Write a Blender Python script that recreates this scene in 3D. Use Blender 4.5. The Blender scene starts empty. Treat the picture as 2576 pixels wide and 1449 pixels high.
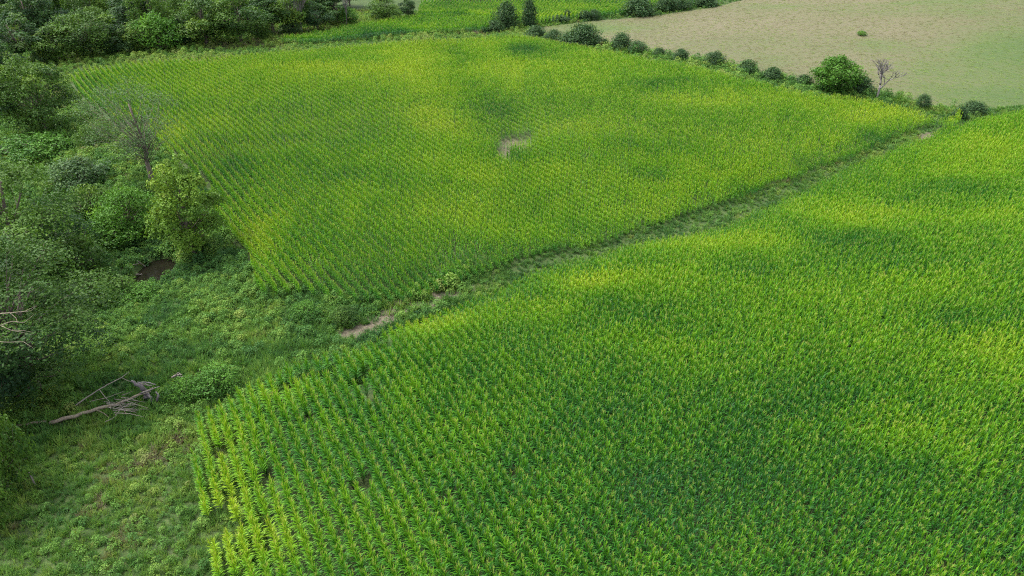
import bpy, math
import numpy as np
from mathutils import Vector

# ------------------------------------------------------------------ camera, world, sun, exposure
R = math.radians
scene = bpy.context.scene
COL = scene.collection
CAM_H, PITCH, FOC = 34.0, R(31.0), 1761.0          # metres, radians, focal length for a 2576 x 1449 frame
cam_d = bpy.data.cameras.new("camera")
cam_d.sensor_width = 36.0
cam_d.lens = 36.0 * FOC / 2576.0
cam_d.clip_start, cam_d.clip_end = 0.5, 9000.0
cam = bpy.data.objects.new("camera", cam_d)
COL.objects.link(cam)
cam.location = (0, 0, CAM_H)
cam.rotation_euler = (math.pi / 2 - PITCH, 0, 0)
scene.camera = cam

SUN_EL, SUN_AZ = R(62), R(-70)                      # azimuth from +Y, clockwise positive
world = bpy.data.worlds.new("World")
scene.world = world
world.use_nodes = True
wn = world.node_tree
wn.nodes.clear()
sky = wn.nodes.new("ShaderNodeTexSky")
sky.sky_type = 'NISHITA'
sky.sun_disc = False
sky.sun_elevation = SUN_EL
sky.sun_rotation = SUN_AZ
sky.dust_density = 4.0
sky.air_density = 1.0
sky.ozone_density = 1.0
hs = wn.nodes.new("ShaderNodeHueSaturation")        # overcast: the clouds take most of the blue away
hs.inputs['Saturation'].default_value = 0.30
bg = wn.nodes.new("ShaderNodeBackground")
bg.inputs['Strength'].default_value = 0.15
wo = wn.nodes.new("ShaderNodeOutputWorld")
wn.links.new(sky.outputs[0], hs.inputs['Color'])
wn.links.new(hs.outputs[0], bg.inputs[0])
wn.links.new(bg.outputs[0], wo.inputs[0])

sun_d = bpy.data.lights.new("sun", 'SUN')
sun_d.energy = 1.25
sun_d.angle = R(22)
sun_d.color = (1.0, 0.955, 0.88)
sun = bpy.data.objects.new("sun", sun_d)
COL.objects.link(sun)
sdir = Vector((math.sin(SUN_AZ) * math.cos(SUN_EL), math.cos(SUN_AZ) * math.cos(SUN_EL), math.sin(SUN_EL)))
sun.rotation_euler = sdir.to_track_quat('Z', 'Y').to_euler()
sun.location = (0, 0, 80)

scene.view_settings.view_transform = 'Standard'
scene.view_settings.look = 'None'
scene.view_settings.gamma = 1.0
scene.view_settings.use_curve_mapping = False
scene.view_settings.exposure = 2.05
scene.render.engine = 'CYCLES'
scene.cycles.max_bounces = 3
scene.cycles.diffuse_bounces = 1
scene.cycles.transmission_bounces = 2
scene.cycles.volume_bounces = 0
scene.cycles.filter_width = 1.15
scene.cycles.use_adaptive_sampling = False
scene.cycles.use_denoising = False

rng = np.random.default_rng(7)

# ------------------------------------------------------------------ numeric helpers
_T = np.random.default_rng(3).random((256, 256))
def vnoise(x, y):
    x = np.asarray(x, float); y = np.asarray(y, float)
    xi = np.floor(x).astype(int); yi = np.floor(y).astype(int)
    fx = x - xi; fy = y - yi
    fx = fx * fx * (3 - 2 * fx); fy = fy * fy * (3 - 2 * fy)
    a = _T[xi & 255, yi & 255]; b = _T[(xi + 1) & 255, yi & 255]
    c = _T[xi & 255, (yi + 1) & 255]; d = _T[(xi + 1) & 255, (yi + 1) & 255]
    return (a * (1 - fx) + b * fx) * (1 - fy) + (c * (1 - fx) + d * fx) * fy
def fbm(x, y, s, o=4):
    v = 0; a = 1; t = 0; x = np.asarray(x, float) / s; y = np.asarray(y, float) / s
    for i in range(o):
        v = v + a * (vnoise(x + 17.3 * i, y - 9.1 * i) - .5); t += a; a *= .5; x = x * 2.03; y = y * 2.03
    return v / t                                     # about -0.5 .. 0.5
def poly_dist(x, y, pts):
    x = np.asarray(x, float); y = np.asarray(y, float)
    best = np.full(np.broadcast(x, y).shape, 1e9)
    for (ax, ay), (bx, by) in zip(pts[:-1], pts[1:]):
        dx, dy = bx - ax, by - ay
        t = np.clip(((x - ax) * dx + (y - ay) * dy) / (dx * dx + dy * dy), 0, 1)
        best = np.minimum(best, np.hypot(x - ax - t * dx, y - ay - t * dy))
    return best
def inside(x, y, poly):
    r = np.zeros(np.shape(x), bool)
    n = len(poly)
    for i in range(n):
        ax, ay = poly[i]; bx, by = poly[(i + 1) % n]
        if ay == by: continue
        r ^= ((ay > y) != (by > y)) & (x < (bx - ax) * (y - ay) / (by - ay) + ax)
    return r
def sstep(a, b, v):
    t = np.clip((v - a) / (b - a), 0, 1)
    return t * t * (3 - 2 * t)

# ------------------------------------------------------------------ terrain
WATERWAY = [(120, 140), (92, 120), (69, 108), (61, 100), (51, 94), (32, 79), (18, 69), (4, 61), (-7, 55), (-13, 51), (-22, 52), (-30, 58), (-35, 62)]
CREEK = [(-110, 128), (-88, 108), (-66, 92), (-52, 80), (-47, 75), (-41, 69.5), (-38.6, 65.9), (-40, 60), (-45, 53), (-48, 42), (-46, 30), (-42, 15), (-40, 0)]
SWALE = [(-14, 152), (-8.5, 128), (-4, 111), (-0.8, 97), (0.9, 86), (3.2, 76)]
POND = (-38.6, 65.9)
def terrain(x, y):
    x = np.asarray(x, float); y = np.asarray(y, float)
    dw = poly_dist(x, y, WATERWAY); dc = poly_dist(x, y, CREEK)
    z = -0.25 * np.exp(-(dw / 4) ** 2) - 1.7 * np.exp(-(dw / 18) ** 2)
    z = z - 0.7 * np.exp(-(dc / 4.0) ** 2) - 0.7 * np.exp(-(dc / 11) ** 2)
    z = z - 1.2 * np.exp(-(((x - POND[0]) / 2.3) ** 2 + ((y - POND[1]) / 3.6) ** 2) ** 2)
    z = z + 2.2 * np.exp(-(((x - 5) / 52) ** 2 + ((y - 125) / 34) ** 2))
    z = z + 1.4 * np.exp(-(((x - 42) / 28) ** 2 + ((y - 48) / 26) ** 2))
    z = z + 10.0 * np.exp(-(((x - 150) / 78) ** 2 + ((y - 215) / 62) ** 2))
    z = z + 0.055 * np.maximum(y - 205, 0) * np.exp(-np.maximum(y - 205, 0) / 900.0)
    z = z - 1.3 * np.exp(-(poly_dist(x, y, SWALE) / 7.5) ** 2)
    z = z + 1.7 * fbm(x, y, 38, 2) + 0.16 * fbm(x + 50, y, 6, 2)
    return z
SP, CP = math.sin(PITCH), math.cos(PITCH)
T_RAY = np.concatenate([np.arange(18, 120, 3.0), np.arange(120, 420, 5.0), np.arange(420, 1400, 40.0)])
def gp(px, py, h=0.0):
    """point at height h above the ground that lies under a place of the 2576 x 1449 frame"""
    u = (px - 1288) / FOC; v = (724.5 - py) / FOC
    d = np.array([u, CP + v * SP, -SP + v * CP])
    t = T_RAY; 
    under = CAM_H + d[2] * t < terrain(d[0] * t, d[1] * t) + h
    i = int(np.argmax(under)) if under.any() else len(t) - 1
    lo, hi = t[max(i - 1, 0)], t[i]
    for _ in range(3):
        tt = np.linspace(lo, hi, 12)
        un = CAM_H + d[2] * tt < terrain(d[0] * tt, d[1] * tt) + h
        j = max(int(np.argmax(un)), 1) if un.any() else 11
        lo, hi = tt[j - 1], tt[j]
    p = d * hi
    return np.array([p[0], p[1], float(terrain(p[0], p[1]))])
def depth_of(p):
    return p[1] * CP + (CAM_H - p[2]) * SP
def proj(x, y, z):
    d = y * CP - (z - CAM_H) * SP
    return 1288 + FOC * x / d, 724.5 - FOC * (y * SP + (z - CAM_H) * CP) / d
def height_to(p, py_top):
    lo, hi = 0.05, 60.0
    for _ in range(30):
        m = (lo + hi) / 2
        if proj(p[0], p[1], p[2] + m)[1] > py_top: lo = m
        else: hi = m
    return lo
def gpoly(pts, h=0.0):
    return [tuple(gp(a, b, h)[:2]) for a, b in pts]
def blobs(x, y, lst, h=2.0):
    v = np.zeros(np.shape(x))
    for cx, cy, rx, ry, amt in lst:
        c = gp(cx, cy, h)[:2]; ex = gp(cx + rx, cy, h)[:2] - c; ey = c - gp(cx, cy + ry, h)[:2]
        det = ex[0] * ey[1] - ex[1] * ey[0]
        dx = x - c[0]; dy = y - c[1]
        a = (dx * ey[1] - dy * ey[0]) / det; b = (ex[0] * dy - ex[1] * dx) / det
        v += amt * np.exp(-(a * a + b * b))
    return v
def in_view(x, y, z, mx=260, top=-200, bot=330):
    px, py = proj(x, y, z)
    return (px > -mx) & (px < 2576 + mx) & (py > top) & (py < 1449 + bot)

# field outlines (ground positions found from the photograph)
NEAR_FIELD = gpoly([(520, 1449), (500, 1250), (488, 1080), (560, 1050), (620, 985)]) \
    + gpoly([(700, 935), (800, 905), (880, 885), (945, 850), (960, 822), (1050, 790), (1200, 742), (1330, 690), (1450, 655), (1560, 624),
             (1640, 604), (1750, 592), (1860, 556), (1960, 502), (2010, 478), (2200, 392), (2330, 352), (2400, 318), (2480, 298), (2576, 280), (2900, 230)], 1.0) \
    + [(160, 60), (90, -8), (-2, -8), (-9, 12)]
FAR_FIELD = gpoly([(672, 744), (730, 744), (790, 744), (835, 764), (875, 772), (935, 768), (1006, 754), (1130, 722), (1250, 690), (1350, 655), (1480, 622), (1560, 612),
                   (1700, 562), (1800, 530), (1900, 488), (1930, 468), (2100, 420), (2200, 378), (2290, 345), (2370, 316), (2405, 302)]) \
    + gpoly([(2400, 298), (2330, 277), (2210, 247), (2080, 232), (1960, 207), (1800, 170), (1620, 138), (1480, 116), (1350, 88), (1288, 84), (1100, 93), (950, 105),
             (760, 122), (600, 133), (450, 143), (300, 155), (195, 166)], 2.1) \
    + gpoly([(180, 215), (228, 285), (300, 330), (372, 330), (430, 400), (500, 455), (540, 500), (556, 560), (600, 630), (645, 690), (662, 725)])
STRIP_FIELD = gpoly([(700, 112), (840, 92), (1000, 60), (1100, 50), (1240, 62)]) + gpoly([(1230, 84), (1100, 88), (950, 100), (760, 116)])
BACK_FIELD = gpoly([(1050, 50), (1060, 20), (1090, 2), (1120, -14), (1500, -14), (1800, -14), (1790, 10), (1640, 34), (1500, 48), (1340, 66), (1240, 58), (1150, 46)])
PASTURE = gpoly([(1330, 72), (1500, 52), (1640, 40), (1800, 18), (1860, 2), (1960, -16), (2700, -16), (2900, 100), (2760, 240), (2460, 275), (2330, 268), (2210, 245), (2080, 230), (1960, 205), (1800, 168), (1620, 136), (1480, 114)])

# ------------------------------------------------------------------ mesh and object helpers
def mesh_np(name, verts, faces, mat=None, smooth=False, attrs=None):
    """faces: (n,3) or (n,4) int array, or list of both kinds"""
    me = bpy.data.meshes.new(name)
    verts = np.asarray(verts, np.float32)
    fl = [np.asarray(f, np.int32) for f in (faces if isinstance(faces, list) else [faces]) if len(f)]
    nl = sum(f.size for f in fl); nf = sum(len(f) for f in fl)
    me.vertices.add(len(verts)); me.vertices.foreach_set('co', verts.ravel())
    me.loops.add(nl); me.loops.foreach_set('vertex_index', np.concatenate([f.ravel() for f in fl]))
    me.polygons.add(nf)
    tot = np.concatenate([np.full(len(f), f.shape[1], np.int32) for f in fl])
    me.polygons.foreach_set('loop_start', np.concatenate([[0], np.cumsum(tot)[:-1]]).astype(np.int32))
    me.update(calc_edges=True)
    if smooth: me.polygons.foreach_set('use_smooth', np.ones(nf, bool))
    for k, v in (attrs or {}).items():
        a = me.attributes.new(k, 'FLOAT', 'POINT'); a.data.foreach_set('value', np.asarray(v, np.float32))
    if mat: me.materials.append(mat)
    return me
def link(name, data, parent=None, loc=None):
    o = bpy.data.objects.new(name, data); COL.objects.link(o)
    if parent: o.parent = parent
    if loc is not None: o.location = loc
    return o
def tag(o, label, cat=None, group=None, kind=None):
    o['label'] = label
    if cat: o['category'] = cat
    if group: o['group'] = group
    if kind: o['kind'] = kind
    return o
class MB:
    def __init__(s): s.v = []; s.f3 = []; s.f4 = []; s.n = 0; s.k = []
    def add(s, v, f3=(), f4=(), k=0.0):
        v = np.asarray(v, float).reshape(-1, 3)
        s.v.append(v); s.k.append(np.broadcast_to(np.asarray(k, float), (len(v),)))
        if len(f3): s.f3.append(np.asarray(f3, int) + s.n)
        if len(f4): s.f4.append(np.asarray(f4, int) + s.n)
        s.n += len(v)
    def tube(s, pts, radii, n=6, k=0.0, cap=True):
        pts = np.asarray(pts, float); m = len(pts)
        t = np.gradient(pts, axis=0); t /= np.linalg.norm(t, axis=1)[:, None] + 1e-9
        ref = np.array([0, 0, 1.0]) if abs(t[0][2]) < .8 else np.array([1.0, 0, 0])
        a = np.cross(t, ref); a /= np.linalg.norm(a, axis=1)[:, None] + 1e-9
        b = np.cross(t, a)
        th = np.arange(n) * 2 * np.pi / n
        r = np.asarray(radii, float)[:, None, None]
        ring = pts[:, None] + r * (np.cos(th)[None, :, None] * a[:, None] + np.sin(th)[None, :, None] * b[:, None])
        f = []
        for i in range(m - 1):
            for j in range(n):
                f.append((i * n + j, i * n + (j + 1) % n, (i + 1) * n + (j + 1) % n, (i + 1) * n + j))
        f3 = []
        v = ring.reshape(-1, 3)
        if cap:
            v = np.vstack([v, pts[0], pts[-1]])
            for j in range(n):
                f3.append((m * n, (j + 1) % n, j)); f3.append((m * n + 1, (m - 1) * n + j, (m - 1) * n + (j + 1) % n))
        s.add(v, f3, f, k)
    def mesh(s, name, mat, smooth=False, extra=None):
        F = []
        if s.f3: F.append(np.vstack(s.f3))
        if s.f4: F.append(np.vstack(s.f4))
        at = {'k': np.concatenate(s.k)}
        return mesh_np(name, np.vstack(s.v), F, mat, smooth, at)

# ------------------------------------------------------------------ materials
def new_mat(name):
    m = bpy.data.materials.new(name); m.use_nodes = True
    nt = m.node_tree; nt.nodes.clear()
    return m, nt, nt.nodes.new, nt.links.new
def attr(nt, name, typ):
    a = nt.nodes.new("ShaderNodeAttribute"); a.attribute_name = name; a.attribute_type = typ
    return a.outputs['Fac']
def math_n(nt, op, a, b=None, clamp=False):
    n = nt.nodes.new("ShaderNodeMath"); n.operation = op; n.use_clamp = clamp
    for i, v in enumerate((a, b)):
        if v is None: continue
        if isinstance(v, (int, float)): n.inputs[i].default_value = v
        else: nt.links.new(v, n.inputs[i])
    return n.outputs[0]
def ramp(nt, fac, stops):
    r = nt.nodes.new("ShaderNodeValToRGB"); e = r.color_ramp.elements
    while len(e) < len(stops): e.new(0.5)
    for el, (p, c) in zip(e, stops): el.position = p; el.color = (*c, 1)
    nt.links.new(fac, r.inputs[0]); return r.outputs[0]
def mixc(nt, fac, a, b, mode='MIX'):
    m = nt.nodes.new("ShaderNodeMix"); m.data_type = 'RGBA'; m.blend_type = mode
    for s, v in ((m.inputs[0], fac), (m.inputs[6], a), (m.inputs[7], b)):
        if isinstance(v, (int, float)): s.default_value = v
        elif isinstance(v, tuple): s.default_value = (*v, 1)
        else: nt.links.new(v, s)
    return m.outputs[2]
def noise(nt, scale, detail=3, vec=None, rough=.55):
    n = nt.nodes.new("ShaderNodeTexNoise"); n.inputs['Scale'].default_value = scale
    n.inputs['Detail'].default_value = detail; n.inputs['Roughness'].default_value = rough
    if vec is not None: nt.links.new(vec, n.inputs['Vector'])
    return n.outputs['Fac']
def leaf_out(nt, col, rough=.5, spec=.35, trans=.32):
    N = nt.nodes.new; L = nt.links.new
    p = N("ShaderNodeBsdfPrincipled"); L(col, p.inputs['Base Color'])
    p.inputs['Roughness'].default_value = rough; p.inputs['Specular IOR Level'].default_value = spec * .4
    t = N("ShaderNodeBsdfTranslucent")
    tc = mixc(nt, 1.0, col, (1.25, 1.3, .7), 'MULTIPLY'); L(tc, t.inputs['Color'])
    m = N("ShaderNodeMixShader"); m.inputs[0].default_value = trans
    L(p.outputs[0], m.inputs[1]); L(t.outputs[0], m.inputs[2])
    o = N("ShaderNodeOutputMaterial"); L(m.outputs[0], o.inputs[0])
def rnd_obj(nt):
    return nt.nodes.new("ShaderNodeObjectInfo").outputs['Random']

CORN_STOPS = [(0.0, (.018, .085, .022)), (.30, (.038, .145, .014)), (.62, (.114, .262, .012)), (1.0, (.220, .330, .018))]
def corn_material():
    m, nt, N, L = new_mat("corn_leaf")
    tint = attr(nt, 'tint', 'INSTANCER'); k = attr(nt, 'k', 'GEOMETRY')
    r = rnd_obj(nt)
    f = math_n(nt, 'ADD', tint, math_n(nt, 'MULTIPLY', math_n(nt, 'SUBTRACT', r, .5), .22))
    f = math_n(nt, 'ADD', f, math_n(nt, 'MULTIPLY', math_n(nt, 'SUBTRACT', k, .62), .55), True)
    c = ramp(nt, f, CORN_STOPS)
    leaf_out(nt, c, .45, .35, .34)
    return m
def tassel_material():
    m, nt, N, L = new_mat("corn_tassel")
    tint = attr(nt, 'tint', 'INSTANCER')
    c = mixc(nt, tint, (.12, .17, .04), (.32, .33, .06))
    leaf_out(nt, c, .7, .2, .2)
    return m
def weed_material():
    m, nt, N, L = new_mat("weed_leaf")
    tint = attr(nt, 'tint', 'INSTANCER'); r = rnd_obj(nt); k = attr(nt, 'k', 'GEOMETRY')
    f = math_n(nt, 'ADD', tint, math_n(nt, 'MULTIPLY', math_n(nt, 'SUBTRACT', r, .5), .26))
    f = math_n(nt, 'ADD', f, math_n(nt, 'MULTIPLY', math_n(nt, 'SUBTRACT', k, .5), .08), True)
    c = ramp(nt, f, [(0.0, (.024, .068, .024)), (.25, (.048, .120, .027)), (.5, (.090, .182, .032)), (.68, (.150, .220, .042)), (.82, (.118, .115, .056)), (1.0, (.140, .122, .078))])
    leaf_out(nt, c, .6, .25, .3)
    return m
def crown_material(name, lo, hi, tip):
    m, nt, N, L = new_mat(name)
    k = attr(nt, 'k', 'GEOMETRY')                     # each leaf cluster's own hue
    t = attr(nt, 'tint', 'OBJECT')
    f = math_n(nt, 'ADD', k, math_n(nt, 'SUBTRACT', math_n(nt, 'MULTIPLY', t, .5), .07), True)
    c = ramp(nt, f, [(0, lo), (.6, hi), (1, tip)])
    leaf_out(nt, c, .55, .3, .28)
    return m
def bark_material(name, a, b, sc=6):
    m, nt, N, L = new_mat(name)
    tc = N("ShaderNodeTexCoord")
    mp = N("ShaderNodeMapping"); mp.inputs['Scale'].default_value = (1, 1, .25); L(tc.outputs['Object'], mp.inputs[0])
    n = noise(nt, sc, 6, mp.outputs[0], .7)
    c = ramp(nt, n, [(.3, a), (.7, b)])
    p = N("ShaderNodeBsdfPrincipled"); L(c, p.inputs['Base Color']); p.inputs['Roughness'].default_value = .9
    bp = N("ShaderNodeBump"); bp.inputs['Strength'].default_value = .6; bp.inputs['Distance'].default_value = .04; L(n, bp.inputs['Height']); L(bp.outputs[0], p.inputs['Normal'])
    o = N("ShaderNodeOutputMaterial"); L(p.outputs[0], o.inputs[0])
    return m
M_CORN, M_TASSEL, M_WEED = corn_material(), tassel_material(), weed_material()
M_TREE = crown_material("broadleaf_foliage", (.018, .050, .011), (.062, .125, .017), (.165, .230, .030))
M_DARK = crown_material("dark_foliage", (.012, .036, .014), (.036, .082, .021), (.09, .15, .03))
M_YELL = crown_material("yellow_green_foliage", (.030, .080, .012), (.095, .178, .020), (.26, .32, .045))
M_GREY = crown_material("grey_green_foliage", (.026, .062, .022), (.058, .110, .034), (.11, .17, .05))
M_CEDAR = crown_material("cedar_foliage", (.018, .046, .020), (.050, .100, .034), (.125, .175, .050))
M_BRIGHT = crown_material("bright_green_foliage", (.020, .070, .010), (.060, .150, .016), (.13, .24, .03))
M_BARK = bark_material("bark", (.045, .035, .026), (.13, .105, .08))
M_DEAD = bark_material("dead_wood", (.07, .061, .052), (.20, .175, .15), 11)
M_SNAG = bark_material("weathered_snag", (.07, .062, .06), (.16, .142, .138))
M_LOG = bark_material("log_bark", (.075, .060, .042), (.20, .168, .122), 9)
M_CHAR = bark_material("rotten_stump", (.02, .018, .02), (.16, .14, .14), 9)

# ------------------------------------------------------------------ the ground
def ground_material():
    m, nt, N, L = new_mat("ground_soil_and_turf")
    g = N("ShaderNodeNewGeometry").outputs['Position']
    n1 = noise(nt, .9, 6, g, .65); n2 = noise(nt, .11, 4, g); n3 = noise(nt, 5.0, 4, g, .7)
    n4 = noise(nt, 14.0, 3, g, .8)
    turf = ramp(nt, math_n(nt, 'ADD', math_n(nt, 'MULTIPLY', n1, .5), math_n(nt, 'MULTIPLY', n4, .5)), [(.3, (.014, .028, .009)), (.5, (.030, .050, .015)), (.62, (.054, .078, .026)), (.78, (.085, .080, .038))])
    soil = ramp(nt, n3, [(.25, (.038, .032, .022)), (.5, (.076, .066, .046)), (.75, (.165, .148, .105))])
    # mown pasture: tan stubble with green drifts drawn out along the slope
    mp = N("ShaderNodeMapping"); mp.inputs['Scale'].default_value = (.5, 1.5, 1); mp.inputs['Rotation'].default_value = (0, 0, .25); L(g, mp.inputs[0])
    s1 = noise(nt, .7, 5, mp.outputs[0], .6)
    pg = attr(nt, 'pasture_green', 'GEOMETRY')
    pf = math_n(nt, 'ADD', math_n(nt, 'MULTIPLY', math_n(nt, 'SUBTRACT', s1, .5), .85), pg, True)
    past = ramp(nt, pf, [(0.05, (.094, .083, .053)), (.35, (.078, .077, .042)), (.65, (.060, .078, .030)), (1, (.042, .070, .022))])
    past = mixc(nt, math_n(nt, 'MULTIPLY', n1, .35), past, (.055, .060, .029))
    c = mixc(nt, attr(nt, 'soil', 'GEOMETRY'), turf, soil)
    c = mixc(nt, attr(nt, 'pasture', 'GEOMETRY'), c, past)
    p = N("ShaderNodeBsdfPrincipled"); L(c, p.inputs['Base Color']); p.inputs['Roughness'].default_value = .95; p.inputs['Specular IOR Level'].default_value = .1
    bp = N("ShaderNodeBump"); bp.inputs['Strength'].default_value = .4; bp.inputs['Distance'].default_value = .06; L(n3, bp.inputs['Height']); L(bp.outputs[0], p.inputs['Normal'])
    o = N("ShaderNodeOutputMaterial"); L(p.outputs[0], o.inputs[0])
    return m
def axis(lo, hi, step, far):
    mid = np.arange(lo, hi + .01, step)
    out, s, v = [], step, hi
    while v < far: s *= 1.35; v += s; out.append(v)
    neg, s, v = [], step, lo
    while v > -far: s *= 1.35; v -= s; neg.append(v)
    return np.concatenate([neg[::-1], mid, out])
SOIL = [(1296, 368, 38, 14, 1.2), (1264, 396, 18, 16, .95), (882, 844, 34, 12, 1.5), (920, 826, 44, 12, 1.5), (962, 804, 40, 12, 1.6), (1005, 784, 36, 10, 1.3), (1060, 768, 42, 10, 1.6), (1115, 744, 46, 9, 1.3), (990, 758, 40, 9, .4),
        (2335, 345, 22, 9, 1.5), (1880, 548, 40, 8, .6), (1180, 722, 40, 8, .7), (640, 112, 60, 6, .6), (560, 120, 40, 5, .5), (1200, 80, 60, 4, .7), (430, 1385, 30, 10, .4),
        (35, 1330, 26, 12, .4)]
PGREEN = [(2576, 200, 220, 60, .25), (2640, 130, 260, 70, .30), (2330, 180, 170, 40, .28), (2480, 120, 200, 40, .2), (2700, 90, 200, 60, .1), (2400, 240, 200, 30, .3), (2250, 30, 260, 14, .25), (2576, 250, 150, 40, .35),
          (1500, 70, 160, 14, .35), (1950, 15, 120, 10, .3), (2320, 6, 200, 8, .35), (2200, 110, 60, 20, .2)]
def build_ground():
    xs = axis(-150, 200, .7, 5000); ys = axis(6, 270, .7, 5000)
    X, Y = np.meshgrid(xs, ys)
    x = X.ravel(); y = Y.ravel(); z = terrain(x, y)
    nx, ny = len(xs), len(ys)
    i = np.arange(nx * ny).reshape(ny, nx)
    f = np.stack([i[:-1, :-1], i[:-1, 1:], i[1:, 1:], i[1:, :-1]], -1).reshape(-1, 4)
    sb = blobs(x, y, SOIL, 0); soil = np.clip(1.15 * sb + 1.3 * fbm(x, y, 2.2, 3) * np.clip(sb * 3, 0, 1), 0, 1)
    inf = inside(x, y, NEAR_FIELD) | inside(x, y, FAR_FIELD)
    soil = np.maximum(soil, inf * .12 * sstep(2.5, 6, np.minimum(poly_dist(x, y, NEAR_FIELD[:10]), poly_dist(x, y, FAR_FIELD[:20]))))
    inp = inside(x, y, PASTURE).astype(float)
    pm = np.clip(inp + .0, 0, 1)
    pgv = .30 + 1.25 * blobs(x, y, PGREEN, 0) + .8 * fbm(x, y, 22, 5)
    me = mesh_np("ground", np.stack([x, y, z], 1), f, ground_material(), True, {'soil': soil, 'pasture': pm, 'pasture_green': pgv})
    o = link("ground", me); o['kind'] = 'structure'; o['label'] = 'rolling farm ground under the crops, weeds and tan pasture'
build_ground()

def build_water():
    m, nt, N, L = new_mat("muddy_water")
    p = N("ShaderNodeBsdfPrincipled")
    g = N("ShaderNodeNewGeometry").outputs['Position']
    c = ramp(nt, noise(nt, .6, 3, g), [(.3, (.0060, .0057, .0038)), (.7, (.0085, .0078, .005))]); L(c, p.inputs['Base Color'])
    p.inputs['Roughness'].default_value = .08; p.inputs['Specular IOR Level'].default_value = .22
    bp = N("ShaderNodeBump"); bp.inputs['Strength'].default_value = .15; bp.inputs['Distance'].default_value = .02; L(noise(nt, 5, 3, g), bp.inputs['Height']); L(bp.outputs[0], p.inputs['Normal'])
    o = N("ShaderNodeOutputMaterial"); L(p.outputs[0], o.inputs[0])
    th = np.linspace(0, 2 * np.pi, 40, endpoint=False)
    zc = float(terrain(*POND))
    v = [(POND[0], POND[1], zc + .72)] + [(POND[0] + 4.2 * math.cos(a), POND[1] + 6.0 * math.sin(a), zc + .72) for a in th]
    f = [(0, 1 + i, 1 + (i + 1) % 40) for i in range(40)]
    o = link("creek_water", mesh_np("creek_water", v, np.array(f), m)); o['kind'] = 'structure'; o['label'] = 'small pool of muddy brown creek water'
    return zc + .72
WATER_Z = build_water()

# ------------------------------------------------------------------ plant forms
def blade(mb, base, az, length, width, el0, droop, seg=4, k0=.5, k1=.5, twist=0.0):
    """a strap leaf: leaves at elevation el0, bends over by droop"""
    p = np.array(base, float); e = el0; pts = [p.copy()]; st = length / seg
    for i in range(seg):
        p = p + st * np.array([math.cos(az) * math.cos(e), math.sin(az) * math.cos(e), math.sin(e)])
        pts.append(p.copy()); e -= droop / seg * (0.55 + .9 * i / seg)
    pts = np.array(pts); side0 = np.array([-math.sin(az), math.cos(az), 0])
    prof = np.array([.55, 1.0, .95, .65, 0])[:seg + 1] if seg == 4 else np.array([.7, 1, .6, 0])[:seg + 1] if seg == 3 else np.array([.8, .8, 0])
    v = []; kk = []
    for i in range(seg + 1):
        a = twist * i / seg
        side = side0 * math.cos(a) + np.array([0, 0, math.sin(a)])
        if i < seg:
            v += [pts[i] - side * width * prof[i] / 2, pts[i] + side * width * prof[i] / 2]; kk += [k0 + (k1 - k0) * i / seg] * 2
        else:
            v.append(pts[i]); kk.append(k1)
    f4 = [(2 * i, 2 * i + 1, 2 * i + 3, 2 * i + 2) for i in range(seg - 1)]
    f3 = [(2 * seg - 2, 2 * seg - 1, 2 * seg)]
    mb.add(v, f3, f4, kk)
def corn_form(seed, off=(0, 0), mb=None, tb=None, seg=4, nl=14, lat=1.0):
    r = np.random.default_rng(seed)
    mb = mb or MB(); tb = tb or MB()
    H = r.uniform(1.75, 2.0); ox, oy = off
    lean = r.normal(0, .02, 2)
    P = lambda h: np.array([ox + lean[0] * h, oy + lean[1] * h, h])
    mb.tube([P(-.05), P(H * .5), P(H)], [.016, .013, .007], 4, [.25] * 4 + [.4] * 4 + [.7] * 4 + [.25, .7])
    for i in range(nl):                                # two ranks of leaves, set across the row (x axis)
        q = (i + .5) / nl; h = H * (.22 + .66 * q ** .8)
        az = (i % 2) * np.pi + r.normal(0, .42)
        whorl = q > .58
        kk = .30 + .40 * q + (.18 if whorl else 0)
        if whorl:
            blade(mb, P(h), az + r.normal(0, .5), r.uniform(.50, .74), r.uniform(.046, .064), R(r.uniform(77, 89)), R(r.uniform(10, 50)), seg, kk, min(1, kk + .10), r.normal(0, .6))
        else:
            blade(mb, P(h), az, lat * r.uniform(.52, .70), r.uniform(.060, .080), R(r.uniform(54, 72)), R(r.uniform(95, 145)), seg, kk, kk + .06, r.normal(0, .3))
    for i in range(6 if seed % 2 else 2):
        az = r.uniform(0, 2 * np.pi)
        blade(tb, P(H - .02 + .03 * i), az, r.uniform(.20, .32), .02, R(80 if i == 5 else 62), R(35), 3, .9, 1.0)
    return mb, tb
def grass_form(seed, n, h, spread, w, droop=70):
    r = np.random.default_rng(seed); mb = MB()
    for i in range(n):
        a = r.uniform(0, 2 * np.pi); rr = spread * math.sqrt(r.random())
        blade(mb, (rr * math.cos(a), rr * math.sin(a), -.03), a + r.normal(0, .8), h * r.uniform(.6, 1.15), w * r.uniform(.7, 1.3), R(r.uniform(60, 88)), R(droop) * r.uniform(.5, 1.3), 3, .35, .75)
    return mb
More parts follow.
